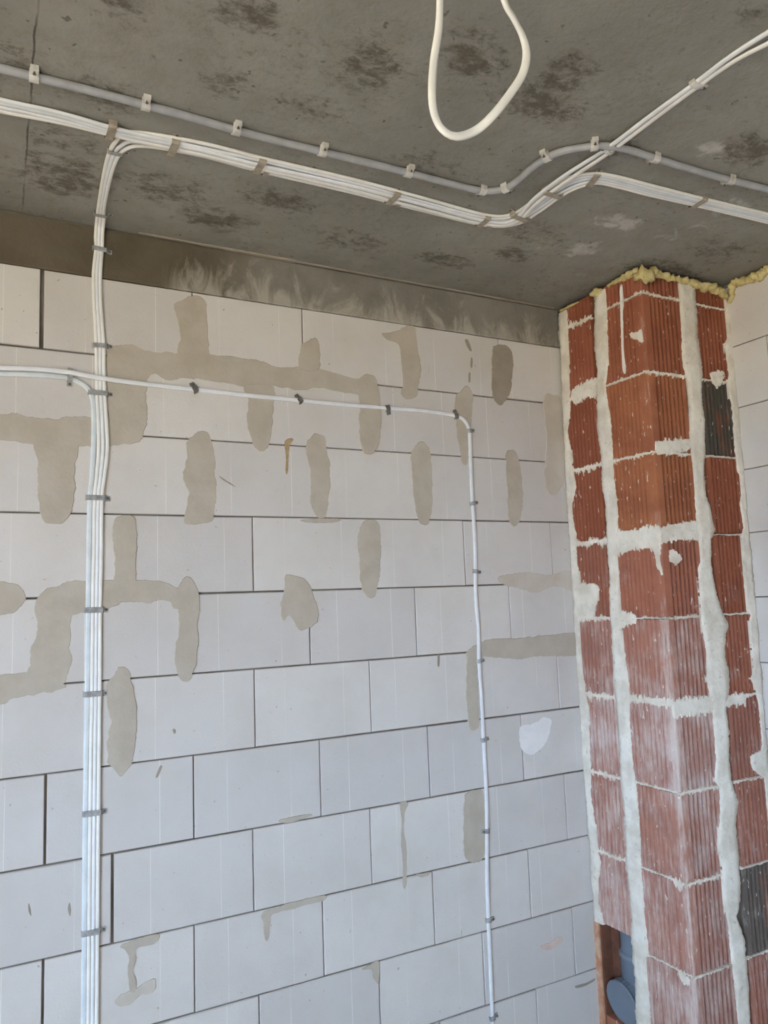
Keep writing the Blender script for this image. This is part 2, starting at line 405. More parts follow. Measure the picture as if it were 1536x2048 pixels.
SM = [
 [(347, 612), (362, 600), (385, 592), (408, 600), (414, 640), (416, 690), (418, 720), (358, 720), (360, 670), (355, 640)],
 [(218, 700), (235, 692), (262, 690), (300, 703), (360, 706), (420, 710), (470, 715), (520, 722), (560, 735), (600, 733), (640, 738), (690, 752), (735, 765), (735, 790), (690, 785), (640, 775), (605, 780), (565, 775), (540, 772), (490, 775), (465, 768), (440, 765), (410, 760), (390, 757), (360, 756), (335, 762), (310, 747), (290, 760), (255, 775), (225, 760), (212, 730)],
 [(222, 720), (288, 740), (293, 790), (291, 850), (280, 880), (255, 887), (232, 880), (218, 840), (213, 800), (216, 750)],
 [(-40, 826), (0, 828), (30, 827), (75, 836), (110, 838), (140, 833), (180, 833), (225, 840), (268, 870), (240, 890), (220, 892), (155, 893), (120, 893), (75, 890), (40, 885), (0, 880), (-40, 875)],
 [(73, 885), (152, 885), (150, 930), (150, 975), (145, 1015), (130, 1043), (105, 1048), (85, 1040), (78, 1005), (74, 960), (76, 920)],
 [(488, 772), (545, 772), (547, 810), (543, 850), (538, 885), (527, 902), (512, 898), (503, 875), (493, 840), (497, 800)],
 [(714, 770), (722, 755), (738, 748), (752, 760), (760, 800), (761, 845), (758, 885), (745, 907), (728, 905), (720, 880), (718, 840), (720, 800)],
 [(602, 692), (612, 684), (635, 680), (638, 737), (600, 737)],
 [(375, 885), (385, 870), (402, 861), (418, 868), (426, 900), (430, 935), (433, 985), (428, 1020), (420, 1045), (375, 1048), (370, 1030), (376, 985), (366, 960), (372, 925)],
 [(612, 895), (620, 875), (636, 867), (650, 875), (655, 900), (660, 945), (657, 1000), (650, 1035), (640, 1036), (628, 1028), (620, 1000), (622, 970), (618, 930)],
 [(790, 663), (815, 652), (828, 655), (835, 700), (841, 730), (838, 770), (830, 795), (812, 798), (803, 790), (806, 760), (802, 720), (797, 690), (772, 678), (765, 668)],
 [(910, 800), (925, 778), (935, 773), (945, 790), (943, 830), (938, 880), (934, 925), (925, 925), (918, 890), (912, 850)],
 [(824, 905), (838, 885), (850, 886), (860, 905), (864, 950), (864, 1000), (860, 1040), (850, 1050), (838, 1045), (830, 1015), (825, 965), (822, 925)],
 [(1012, 910), (1020, 900), (1032, 905), (1040, 935), (1045, 980), (1043, 1020), (1036, 1045), (1025, 1052), (1017, 1035), (1015, 990), (1012, 950)],
 [(228, 1040), (240, 1031), (265, 1032), (272, 1055), (274, 1090), (272, 1130), (268, 1170), (232, 1170), (230, 1120), (224, 1075)],
 [(75, 1200), (90, 1180), (120, 1170), (140, 1162), (190, 1160), (260, 1160), (320, 1163), (350, 1175), (368, 1190), (390, 1195), (355, 1218), (340, 1203), (320, 1201), (300, 1206), (245, 1205), (230, 1213), (140, 1230), (110, 1225)],
 [(352, 1182), (365, 1160), (378, 1155), (392, 1170), (399, 1195), (396, 1250), (395, 1300), (388, 1340), (375, 1363), (360, 1358), (350, 1330), (348, 1305), (356, 1270), (357, 1225)],
 [(76, 1195), (150, 1200), (142, 1240), (140, 1290), (143, 1320), (130, 1360), (115, 1380), (85, 1382), (50, 1355), (60, 1330), (65, 1290), (75, 1260)],
 [(-40, 1350), (0, 1349), (50, 1345), (85, 1340), (125, 1365), (128, 1378), (90, 1385), (50, 1393), (25, 1396), (10, 1408), (-20, 1412), (-40, 1410)],
 [(-30, 1163), (0, 1163), (20, 1165), (40, 1173), (52, 1195), (45, 1208), (30, 1222), (0, 1232), (-30, 1236)],
 [(215, 1370), (228, 1348), (246, 1332), (260, 1343), (262, 1360), (270, 1390), (273, 1425), (270, 1480), (265, 1525), (250, 1545), (240, 1552), (225, 1535), (214, 1520), (216, 1480), (220, 1440), (213, 1400)],
 [(720, 1060), (728, 1043), (745, 1040), (758, 1048), (762, 1080), (760, 1130), (756, 1165), (750, 1190), (740, 1196), (728, 1187), (720, 1160), (718, 1120), (715, 1085)],
 [(570, 1152), (590, 1152), (612, 1160), (625, 1185), (636, 1220), (634, 1245), (620, 1255), (600, 1260), (590, 1245), (578, 1232), (565, 1240), (563, 1200), (570, 1180)],
 [(928, 1600), (935, 1585), (958, 1578), (968, 1590), (970, 1650), (970, 1700), (962, 1722), (945, 1725), (930, 1715), (926, 1670)],
]
for s in SM: smear(W, NW, s, 'smear', wall)
for s in [[(985, 700), (995, 690), (1015, 693), (1025, 715), (1024, 760), (1018, 790), (1003, 810), (990, 803), (984, 780), (983, 740)],
          [(932, 1320), (940, 1297), (975, 1280), (1040, 1276), (1100, 1270), (1158, 1268), (1158, 1308), (1110, 1312), (1070, 1313), (1040, 1318), (1000, 1315), (965, 1314), (955, 1330), (955, 1400), (957, 1450), (945, 1462), (935, 1440), (932, 1390)]]:
    smear(W, NW, s, 'smear_dark' if s[0][1] < 800 else 'smear', wall)
for s in [[(995, 1155), (1020, 1148), (1055, 1145), (1100, 1150), (1140, 1143), (1146, 1180), (1110, 1172), (1070, 1185), (1050, 1180), (1035, 1175), (1005, 1168)],
          [(1088, 795), (1108, 790), (1122, 800), (1126, 860), (1128, 960), (1105, 990), (1090, 960), (1093, 880)],
          [(230, 2000), (250, 1985), (275, 1975), (300, 1960), (312, 1958), (305, 1985), (280, 1990), (262, 2008), (240, 2012)]]:
    smear(W, NW, s, 'smear_faint', wall)
for s in [[(800, 1607), (816, 1605), (809, 1625), (808, 1660), (813, 1700), (813, 1770), (806, 1772), (806, 1720), (802, 1690), (803, 1640)],
          [(240, 1893), (260, 1882), (315, 1868), (312, 1885), (272, 1897), (270, 1920), (264, 1945), (272, 1960), (270, 1985), (260, 1980), (255, 1940), (258, 1915), (250, 1899)],
          [(522, 1830), (535, 1820), (570, 1812), (597, 1804), (592, 1816), (560, 1822), (541, 1832), (538, 1860), (534, 1882), (528, 1872), (525, 1845)],
          [(556, 1642), (580, 1635), (605, 1630), (625, 1630), (605, 1638), (575, 1646)],
          [(560, 1812), (600, 1800), (650, 1790), (648, 1800), (610, 1810), (580, 1818)],
          [(724, 1938), (740, 1930), (757, 1922), (757, 1965), (748, 1958), (742, 1940)],
          [(600, 1040), (640, 1036), (680, 1038), (675, 1044), (630, 1046)],
          [(832, 1749), (845, 1746), (862, 1744), (855, 1752), (840, 1754)]]:
    smear(W, NW, s, 'smear', wall, step=0.004, amp=0.0018)
smear(W, NW, [(1040, 1452), (1065, 1447), (1085, 1435), (1102, 1440), (1098, 1470), (1085, 1495), (1060, 1510), (1045, 1500), (1038, 1475)], 'plaster_dab', wall, 'filler_dab')
smear(W, NW, [(1082, 1893), (1100, 1884), (1118, 1872), (1126, 1880), (1110, 1895), (1092, 1900)], 'pink_dab', wall, 'clay_smudge')
smear(W, NW, [(569, 886), (578, 877), (587, 879), (579, 892), (577, 920), (575, 946), (571, 946), (572, 915)], 'rust', wall, 'rust_drip', step=0.003, amp=0.001)

for q in [[(930, 680), (935, 679), (940, 690), (943, 702), (938, 700), (933, 690)], [(942, 715), (945, 716), (944, 735), (941, 733)], [(938, 745), (941, 746), (940, 765), (937, 764)],
          [(875, 1310), (879, 1311), (878, 1334), (875, 1333)], [(321, 1531), (325, 1532), (316, 1553), (311, 1554)], [(1151, 1972), (1172, 1966), (1190, 1957), (1188, 1962), (1170, 1972), (1154, 1976)],
          [(436, 951), (455, 962), (472, 974), (452, 965)], [(348, 1457), (352, 1462), (349, 1468), (345, 1460)], [(139, 1805), (142, 1820), (140, 1833), (136, 1818)], [(57, 1806), (61, 1818), (62, 1832), (57, 1822)]]:
    smear(W, NW, q, 'smear_dark', wall, 'scuff_mark', 0.0004, 0.003, 0.0007)
# ------------------------------------------------------------------ right wall
V, F = box((XR+0.008, YR, 0), (XR+0.3, 0.3, ZC))
wr = mesh('wall_right', V, F, 'joint_back', label='aerated concrete block wall right of the clay pillar', **S)
zr = [ZC-0.012]+[2.288-0.206*k for k in range(0, 12)]+[0.0]
for r in range(len(zr)-1):
    off = (-0.525 if r % 2 else -0.36); y = off
    ys = [YB+0.03]
    while y > YB-0.02: y -= LB
    while y > -2.6: ys.append(y); y -= LB
    for i in range(len(ys)-1):
        if zr[r]-zr[r+1] < 0.03: continue
        chamfer_block('aerated_block', (XR+0.001*R(), ys[i+1]+0.0014, zr[r+1]+0.0014), (XR+0.03, ys[i]-0.0014, zr[r]-0.0014), 0, 'aac', wr)

# ------------------------------------------------------------------ clay block pillar in the corner
pil = empty('wall_pillar', (XA+0.2, -0.2, 0), label='corner pillar of ribbed red clay blocks with smeared mortar', **S)
ZN = 0.440   # lintel of the broken-out niche
V, F = boxes([((XA+0.02, YB+0.02, 0), (XR+0.02, -0.225, ZC-0.02)), ((XA+0.02, -0.225, ZN+0.012), (XR+0.02, 0.006, ZC-0.02)), ((XA+0.15, -0.225, 0), (XR+0.02, 0.006, ZN+0.012))])
mesh('core', V, F, 'joint_back', pil)
def flute(u0, u1, pitch, gw, depth, m0=0.006, m1=0.006, under=0.0):
    """profile of a ribbed clay face: list of (u, inset)"""
    s = 1 if u1 > u0 else -1; Lu = abs(u1-u0); out = [(u0, 0.0)]
    k = int((Lu-m0-m1)/pitch); u = m0+((Lu-m0-m1)-k*pitch)/2
    for i in range(k):
        c = u+pitch*(i+0.5); g = gw*(0.85+0.3*R())
        out += [(u0+s*(c-g/2-0.0008), 0.0), (u0+s*(c-g/2+0.0006-under), depth), (u0+s*(c+g/2-0.0006+under), depth), (u0+s*(c+g/2+0.0008), 0.0)]
    return out+[(u1, 0.0)]
def prism(name, poly, z0, z1, mat, parent, jit=0.0, **pr):
    k = len(poly); V = [(x, y, z0) for x, y in poly]+[(x, y, z1) for x, y in poly]
    F = [tuple(range(k)), tuple(range(k, 2*k))]+[(i, (i+1) % k, k+(i+1) % k, k+i) for i in range(k)]
    return fixn(mesh(name, V, F, mat, parent, **pr))
zk = [0.412+0.2504*k for k in range(-2, 9)]+[ZC-0.012]
zk[0] = 0.0; zk[1] = 0.162
DARKB = {8: 1.0, 2: 1.0}  # rows counted from below whose outer block on the camera side is burnt
A0, A1 = -0.172, -0.222; B0, B1 = 2.150, 2.222
for k in range(len(zk)-1):
    za, zb = zk[k]+0.004, zk[k+1]-0.004
    h = (za+zb)/2
    wash = max(0.0, min(1.0, (1.75-h)/0.75)); wA = wash*(0.75+0.4*R()); wB = wash*(0.45+0.3*R())-0.12
    # corner block with two ribbed faces
    pa = [(XA+d, u) for u, d in flute(A1, YB, 0.0165, 0.0042, 0.0045, 0.004, 0.03)]
    pb = [(u, YB+d) for u, d in flute(XA, B0, 0.0178, 0.0064, 0.016, 0.022, 0.006, 0.0036)]
    c = 0.004
    pa[-1] = (XA, YB+c); pb[0] = (XA+c, YB)
    # two faces of the same block carry the same wash, the side one more
    prism('clay_block', pa+pb+[(B0, YB+0.05), (XA+0.05, YB+0.05), (XA+0.05, A1)], za, zb, 'clay', pil, wash=wA*0.9, orange=[0, 0, .1, .1, .1, .1, .1, .7, .6, .2, 0, 0, 0][k] if k < 13 else 0, dark=0.0)
    # block against the right wall
    pb = [(u, YB+0.001+d) for u, d in flute(B1, XR-0.02, 0.0175, 0.0062, 0.016, 0.008, 0.008, 0.0036)]
    prism('clay_block', pb+[(XR-0.02, YB+0.05), (B1, YB+0.05)], za, zb, 'clay', pil, wash=wB, orange=0.05, dark=DARKB.get(k, 0.0))
    # block against the back wall
    if zb > ZN+0.02:
        pa = [(XA+0.001+d, u) for u, d in flute(-0.024, A0, 0.0165, 0.0042, 0.0045)]
        prism('clay_block', pa+[(XA+0.05, A0), (XA+0.05, -0.024)], max(za, ZN), zb, 'clay', pil, wash=wA, orange=0.0 if h > 1.2 else 0.15, dark=0.0)
# upright mortar joints
def strip(plane, n, Lp, Rp, name='mortar_joint', th=0.0045, zlo=0.0, zhi=ZC-0.02, step=0.006, seed=0, back=0.012, mat='pillar_mortar'):
    n = Vector(n); ax = 0 if abs(n.x) > 0.5 else 1; u = 1-ax
    def prof(lst):
        q = sorted((plane(p).z, plane(p)[u]) for p in lst); return [a for a, _ in q], [b for _, b in q]
    zl, ul = prof(Lp); zr_, ur = prof(Rp)
    base = plane(Lp[0])[ax]; V, F = [], []; zs = np.arange(zlo, zhi, step); K = 7
    for z in zs:
        a = np.interp(z, zl, ul)+0.004*noise.noise(Vector((z*55, seed, 0)))+0.0035*noise.noise(Vector((z*190, seed, 3)))
        b = np.interp(z, zr_, ur)+0.004*noise.noise(Vector((z*55, seed, 7)))+0.0035*noise.noise(Vector((z*190, seed, 9)))
        for j in range(K):
            t = [0, 0.03, 0.25, 0.5, 0.75, 0.97, 1][j]; uu = a+(b-a)*t
            d = -back if j in (0, K-1) else th*(0.75+0.9*noise.noise(Vector((uu*60, z*16, seed)))+0.35*noise.noise(Vector((uu*160, z*90, seed))))
            v = [0, 0, z]; v[u] = uu; v[ax] = base+n[ax]*d; V.append(tuple(v))
    for i in range(len(zs)-1):
        for j in range(K-1):
            k = i*K+j; F.append((k, k+1, k+K+1, k+K))
    return fixn(mesh(name, V, F, mat, pil, True))
AL = [(1190, 622), (1188, 673), (1194, 735), (1194, 792), (1194, 851), (1202, 910), (1203, 944), (1211, 1019), (1214, 1078), (1219, 1152), (1221, 1227), (1225, 1286), (1228, 1375), (1233, 1407), (1239, 1478), (1242, 1563), (1249, 1634), (1253, 1733), (1259, 1798), (1262, 1832), (1263, 1885), (1270, 1964), (1273, 2044)]
AR_ = [(1215, 620), (1218, 717), (1212, 777), (1222, 836), (1228, 925), (1228, 944), (1237, 1019), (1236, 1108), (1237, 1182), (1242, 1256), (1252, 1316), (1260, 1375), (1260, 1435), (1266, 1520), (1276, 1591), (1282, 1676), (1284, 1747), (1289, 1798), (1290, 1832), (1299, 1906), (1289, 1925), (1299, 1991), (1302, 2044)]
strip(PA, NA, AL, AR_, seed=1)
ALL = [(1136, 646), (1139, 747), (1141, 821), (1135, 866), (1145, 910), (1145, 930), (1153, 974), (1142, 1019), (1153, 1069), (1154, 1123), (1163, 1167), (1166, 1212), (1156, 1250), (1160, 1316), (1169, 1375), (1171, 1373), (1178, 1421), (1179, 1478), (1182, 1535), (1182, 1591), (1191, 1648), (1197, 1705), (1202, 1725), (1197, 1762), (1197, 1806), (1207, 1840)]
wallcorner = [hit_ for hit_ in [(1117, 625), (1134, 1000), (1150, 1250), (1165, 1500), (1190, 1845)]]
strip(PA, NA, wallcorner, ALL, seed=2, zlo=ZN-0.005)
BL = [(1361, 599), (1362, 688), (1364, 732), (1377, 762), (1383, 821), (1377, 866), (1383, 925), (1386, 930), (1390, 1019), (1392, 1048), (1401, 1123), (1395, 1137), (1399, 1212), (1402, 1256), (1411, 1301), (1412, 1364), (1424, 1424), (1428, 1478), (1431, 1520), (1428, 1563), (1438, 1577), (1439, 1634), (1432, 1691), (1443, 1739), (1443, 1766), (1445, 1806), (1455, 1845), (1460, 1911), (1467, 1964), (1475, 2044)]
BR = [(1392, 608), (1396, 688), (1404, 747), (1402, 777), (1410, 866), (1410, 905), (1407, 930), (1411, 989), (1421, 1019), (1429, 1060), (1423, 1078), (1420, 1123), (1433, 1182), (1442, 1221), (1457, 1247), (1448, 1301), (1457, 1339), (1457, 1387), (1451, 1421), (1458, 1464), (1458, 1520), (1463, 1560), (1475, 1605), (1470, 1634), (1476, 1691), (1478, 1739), (1482, 1753), (1478, 1819), (1471, 1832), (1487, 1872), (1493, 1925), (1496, 1964), (1500, 2044)]
strip(PB, NW, BL, BR, seed=3)
BRR = [(1451, 622), (1456, 673), (1448, 688), (1457, 747), (1454, 777), (1463, 812), (1466, 851), (1469, 902), (1471, 909), (1474, 943), (1484, 958), (1484, 981), (1479, 1005), (1487, 1056), (1483, 1069), (1484, 1120), (1488, 1170), (1493, 1219), (1501, 1231), (1497, 1245), (1504, 1309), (1506, 1337), (1501, 1357), (1511, 1382), (1517, 1410), (1522, 1461), (1524, 1492), (1521, 1503), (1499, 1511), (1504, 1539), (1528, 1556), (1531, 1587), (1536, 1640), (1543, 1760)]
BRL = [(1467, 640), (1470, 700), (1475, 800), (1491, 1000), (1513, 1230), (1526, 1400), (1532, 1480), (1545, 1620), (1560, 1800)]
strip(PB, NW, BRR, BRL, seed=4)
# level mortar joints with teeth pressed into the ribs
def hjoint(face, u0, u1, z, up, dn, seed, th=0.0028):
    us = np.arange(u0, u1+0.0001, 0.0022) if u1 > u0 else np.arange(u0, u1-0.0001, -0.0022)
    V, F = [], []
    for u in us:
        t1 = abs(noise.noise(Vector((u*170, seed, 0))))*2.0; t2 = abs(noise.noise(Vector((u*170, seed, 5))))*2.0
        wob = 0.002*noise.noise(Vector((u*20, seed, 9)))
        zt = z+wob+up*(0.35+1.3*t1)*0.7; zb = z+wob-dn*(0.35+1.3*t2)*0.7
        d = th*(0.7+0.6*noise.noise(Vector((u*90, seed, 2))))
        for zz, dd in ((zt, -0.008), (zt-0.0012, d*0.8), (z+wob, d), (zb+0.0012, d*0.8), (zb, -0.008)):
            V.append((XA-dd, u, zz) if face == 'A' else (u, YB-dd, zz))
    for i in range(len(us)-1):
        for j in range(4):
            k = i*5+j; F.append((k, k+1, k+6, k+5))
    return fixn(mesh('bed_joint', V, F, 'pillar_mortar', pil))
for k in range(1, len(zk)-1):
    z = zk[k]
    if z > ZN: hjoint('A', -0.01, A0-0.01, z, 0.010+0.008*R(), 0.009+0.012*R(), k)
    hjoint('A', A1+0.01, YB-0.002, z, 0.004+0.005*R(), 0.004+0.008*R(), k+20)
    hjoint('B', XA-0.002, B0+0.01, z, 0.003+0.005*R(), 0.003+0.010*R(), k+40)
    hjoint('B', B1-0.01, XR-0.005, z, 0.003+0.003*R(), 0.003+0.005*R(), k+60)
# thicker mortar left on the faces
PTS = [(PA, NA, [(1143, 785), (1165, 766), (1198, 757), (1200, 790), (1175, 795), (1150, 808)]),
 (PA, NA, [(1230, 1066), (1260, 1060), (1318, 1054), (1321, 1090), (1323, 1150), (1316, 1130), (1308, 1100), (1290, 1098), (1262, 1102), (1234, 1108)]),
 (PA, NA, [(1160, 1168), (1195, 1170), (1198, 1190), (1190, 1225), (1180, 1238), (1162, 1240), (1152, 1200)]),
 (PA, NA, [(1240, 1226), (1270, 1228), (1272, 1246), (1255, 1250), (1243, 1258)]),
 (PA, NA, [(1254, 1390), (1300, 1394), (1342, 1400), (1342, 1412), (1320, 1412), (1290, 1404), (1258, 1402)]),
 (PA, NA, [(1346, 1758), (1364, 1763), (1370, 1768), (1368, 1778), (1356, 1778)]),
 (PA, NA, [(1358, 1938), (1378, 1954), (1381, 1966), (1366, 1966)]),
 (PA, NA, [(1262, 667), (1285, 662), (1286, 685), (1276, 680), (1264, 678)]),
 (PB, NW, [(1312, 886), (1345, 880), (1376, 878), (1378, 900), (1360, 906), (1335, 906), (1314, 908)]),
 (PB, NW, [(1322, 1058), (1360, 1046), (1392, 1044), (1398, 1080), (1380, 1078), (1350, 1080), (1324, 1084)]),
 (PB, NW, [(1338, 1104), (1352, 1102), (1362, 1118), (1350, 1128), (1338, 1118)]),
 (PB, NW, [(1348, 1404), (1380, 1396), (1424, 1392), (1426, 1420), (1400, 1428), (1370, 1430), (1350, 1434)]),
 (PB, NW, [(1440, 1395), (1470, 1390), (1490, 1388), (1490, 1404), (1470, 1410), (1446, 1414)]),
 (PB, NW, [(1420, 748), (1440, 742), (1450, 748), (1444, 762), (1436, 776), (1428, 766)])]
for pl, n, q in PTS: smear(pl, n, q, 'pillar_mortar', pil, 'mortar_patch', 0.0022, 0.0022, 0.0035, 0.008)
# drip of lime on the upper corner block
smear(PA, NA, [(1240, 575), (1245, 575), (1246, 640), (1248, 700), (1252, 742), (1246, 742), (1243, 690), (1241, 630)], 'plaster_dab', pil, 'lime_drip', step=0.004, amp=0.001)
# broken-out niche: remains of the block and the mortar jamb
V, F = box((XA-0.001, -0.022, 0), (XA+0.14, 0.004, ZN)); mesh('broken_shell', V, F, 'clay_raw', pil)
V, F = box((XA+0.045, -0.060, 0.20), (XA+0.057, -0.022, ZN)); mesh('broken_web', V, F, 'clay_inside_shaded', pil)
V, F = box((XA+0.005, -0.029, 0.0), (XA+0.14, -0.0221, ZN)); mesh('broken_web', V, F, 'clay_inside_shaded', pil)
V, F = box((XA+0.004, -0.090, 0.0), (XA+0.05, -0.029, 0.155)); mesh('broken_web', V, F, 'clay', pil, wash=0.2, orange=0.2, dark=0.0)
V, F = box((XA+0.06, A1, ZN), (XA+0.14, -0.022, ZN+0.02)); mesh('niche_lintel', V, F, 'clay_inside_shaded', pil)
V, F = box((XA+0.001, A1-0.002, 0), (XA+0.13, -0.170, ZN+0.005)); mesh('mortar_jamb', V, F, 'pillar_mortar', pil)

# yellow mounting foam
def foam(pts, rad, parent, seed, n_out=(0, 0, 0)):
    P = cr(pts, False, 0.005); V, F = [], []; K = 10
    rr = np.interp(np.linspace(0, 1, len(P)), np.linspace(0, 1, len(rad)), rad)
    for i, p in enumerate(P):
        t = (P[min(i+1, len(P)-1)]-P[max(i-1, 0)]).normalized(); a = t.cross(Vector((0, 0, 1))).normalized(); b = a.cross(t)
        for j in range(K):
            th = 2*math.pi*j/K; d = a*math.cos(th)+b*math.sin(th)
            r = rr[i]*(0.9+0.9*noise.noise(p*70+d*1.1+Vector((seed, 0, 0)))+0.5*noise.noise(p*170+d*2))
            if i in (0, len(P)-1): r *= 0.2
            V.append(p+d*r)
    for i in range(len(P)-1):
        for j in range(K): F.append((i*K+j, i*K+(j+1) % K, (i+1)*K+(j+1) % K, (i+1)*K+j))
    F += [tuple(range(K)), tuple(range(len(V)-K, len(V)))]
    return fixn(mesh('foam_bead', V, F, 'foam', parent, True, label='yellow mounting foam squeezed out under the ceiling'))
foam([PA(p, 0.004) for p in [(1119, 622), (1140, 612), (1158, 604)]], [.003, .005, .002], pil, 1)
foam([PA(p, 0.006) for p in [(1183, 590), (1194, 585), (1204, 580)]], [.009, .013, .007], pil, 2)
foam([PA(p, 0.004) for p in [(1213, 572), (1235, 562), (1258, 550), (1275, 543)]], [.004, .008, .012, .014], pil, 3)
foam([PA(p, 0.008) for p in [(1268, 552), (1284, 551), (1302, 547)]], [.016, .022, .018], pil, 4)
foam([PB(p, 0.004) for p in [(1302, 545), (1330, 552), (1360, 560), (1390, 568), (1420, 576), (1440, 584), (1452, 596)]], [.016, .011, .011, .014, .015, .016, .010], pil, 5)
foam([PR(p, 0.004) for p in [(1457, 606), (1463, 596)]]+[Vector((XR-0.008, y, ZC-0.018+0.006*math.sin(y*40))) for y in (-0.43, -0.47, -0.52, -0.58, -0.66, -0.76, -0.9, -1.1)], [.008, .014, .016, .018, .022, .028, .026, .026], wr, 6)

# ------------------------------------------------------------------ grey waste pipe in the niche
px_, py_ = XA+0.080, -0.105
pipe = empty('waste_pipe', (px_, py_, 0), label='grey plastic waste pipe with round inspection cap in the pillar niche', category='pipe')
def lathe(name, prof, parent, mat, org=(0, 0, 0), rot=None, K=40, knurl=None):
    V, F = [], []; rot = rot or Matrix.Identity(3); org = Vector(org)
    for i, (r, z) in enumerate(prof):
        for j in range(K):
            a = 2*math.pi*j/K; q = r
            if knurl and knurl[0] <= i <= knurl[1]: q = r*(1.0 if j % 2 else 0.965)
            V.append(org+rot@Vector((q*math.cos(a), q*math.sin(a), z)))
    for i in range(len(prof)-1):
        for j in range(K): F.append((i*K+j, i*K+(j+1) % K, (i+1)*K+(j+1) % K, (i+1)*K+j))
    F += [tuple(range(K)), tuple(range(len(V)-K, len(V)))]
    o = fixn(mesh(name, V, F, mat, parent)); 
    for p in o.data.polygons: p.use_smooth = len(p.vertices) == 4 and not knurl
    return o
PC = Vector((px_, py_, 0))
lathe('pipe_body', [(0.050, 0.0), (0.050, ZN+0.01)], pipe, 'pipe', PC)
lathe('socket', [(0.050, 0.362), (0.054, 0.360), (0.057, 0.354), (0.057, 0.345), (0.0545, 0.342), (0.0545, 0.10)], pipe, 'pipe', PC)
CAPC = Vector((XA+0.012, -0.094, 0.217)); CAPN = Vector((-1.0, 0.02, -0.14)).normalized()
rotc = CAPN.to_track_quat('Z', 'Y').to_matrix()
lathe('branch', [(0.056, -0.085), (0.056, -0.02)], pipe, 'pipe', CAPC, rotc)
cap = lathe('inspection_cap', [(0.061, -0.030), (0.065, -0.028), (0.065, -0.006), (0.0655, -0.002)], pipe, 'pipe', CAPC, rotc, 72, (1, 2))
lathe('cap_face', [(0.0655, -0.004), (0.0665, 0.0), (0.065, 0.003), (0.062, 0.0042), (0.058, 0.003), (0.056, 0.0022), (0.0001, 0.0022)], pipe, 'pipe', CAPC, rotc, 48)

# ------------------------------------------------------------------ cables
def sweep(P, N, wd, ht, K=10, flat=2.6):
    V, F = [], []
    for i, p in enumerate(P):
        t = (P[min(i+1, len(P)-1)]-P[max(i-1, 0)]).normalized(); n = (N[i]-t*N[i].dot(t)).normalized(); b = t.cross(n)
        for j in range(K):
            a = 2*math.pi*(j+0.5)/K; c, s = math.cos(a), math.sin(a); e = 2/flat
            V.append(p+b*(wd/2*math.copysign(abs(c)**e, c))+n*(ht/2*math.copysign(abs(s)**e, s)))
    for i in range(len(P)-1):
        for j in range(K): F.append((i*K+j, i*K+(j+1) % K, (i+1)*K+(j+1) % K, (i+1)*K+j))
    F += [tuple(range(K))[::-1], tuple(range(len(V)-K, len(V)))]
    return V, F
def cable(nodes, label, mat='cable', wd=0.0105, ht=0.007, name='cable', group=None, step=0.012, flat=2.6, to_wall=False, cat='cable'):
    """nodes: (point on the sheath's middle, surface normal)"""
    if to_wall:  # run the last stretch straight on to the right wall
        p, q = nodes[-1][0], nodes[-2][0]
        nodes = nodes+[(p+(p-q)*((XR-0.004-p.x)/(p.x-q.x)), nodes[-1][1])]
    pts = cr([a for a, _ in nodes], False, step)
    # normals sampled along the same parameter
    N = []; n = len(nodes)
    for i in range(n-1):
        k = max(1, int((nodes[i+1][0]-nodes[i][0]).length/step))
        for j in range(k): N.append(nodes[i][1].lerp(nodes[i+1][1], j/k))
    N.append(nodes[-1][1])
    V, F = sweep(pts, N, wd, ht, 12, flat)
    pr = dict(label=label, category=cat)
    if group: pr['group'] = group
    o = mesh(name, V, F, mat, None, True, origin=pts[0], **pr); return fixn(o)
HC = 0.007
TOP = [(-150, 160), (0, 196), (120, 222), (225, 248), (300, 262), (400, 284), (520, 313), (700, 356), (850, 396), (970, 428), (1020, 428), (1062, 404), (1122, 360), (1182, 346), (1232, 352), (1300, 370), (1400, 395), (1536, 427), (1585, 439)]
BOT = [(-150, 193), (0, 226), (120, 247), (225, 271), (300, 290), (400, 315), (520, 346), (700, 387), (850, 426), (970, 454), (1034, 451), (1082, 424), (1136, 388), (1188, 370), (1238, 377), (1300, 393), (1400, 416), (1536, 448), (1585, 459)]
def bn(i, s, lay=0.0):
    a, b = CE(TOP[i], HC*0.8), CE(BOT[i], HC*0.8); p = a.lerp(b, s); p.z = ZC-HC*(0.56+0.95*lay)
    return (p, NC)
def c1(px, lay=0.0): return (CE(px, HC*(0.56+lay)), NC)
SL = [.08, .29, .5, .71, .92]
w_ = lambda i, a, b, i0, i1: a if i <= i0 else b if i >= i1 else a+(b-a)*(i-i0)/(i1-i0)
wig = lambda i, k: 0.035*math.sin(i*1.7+k*2.1)
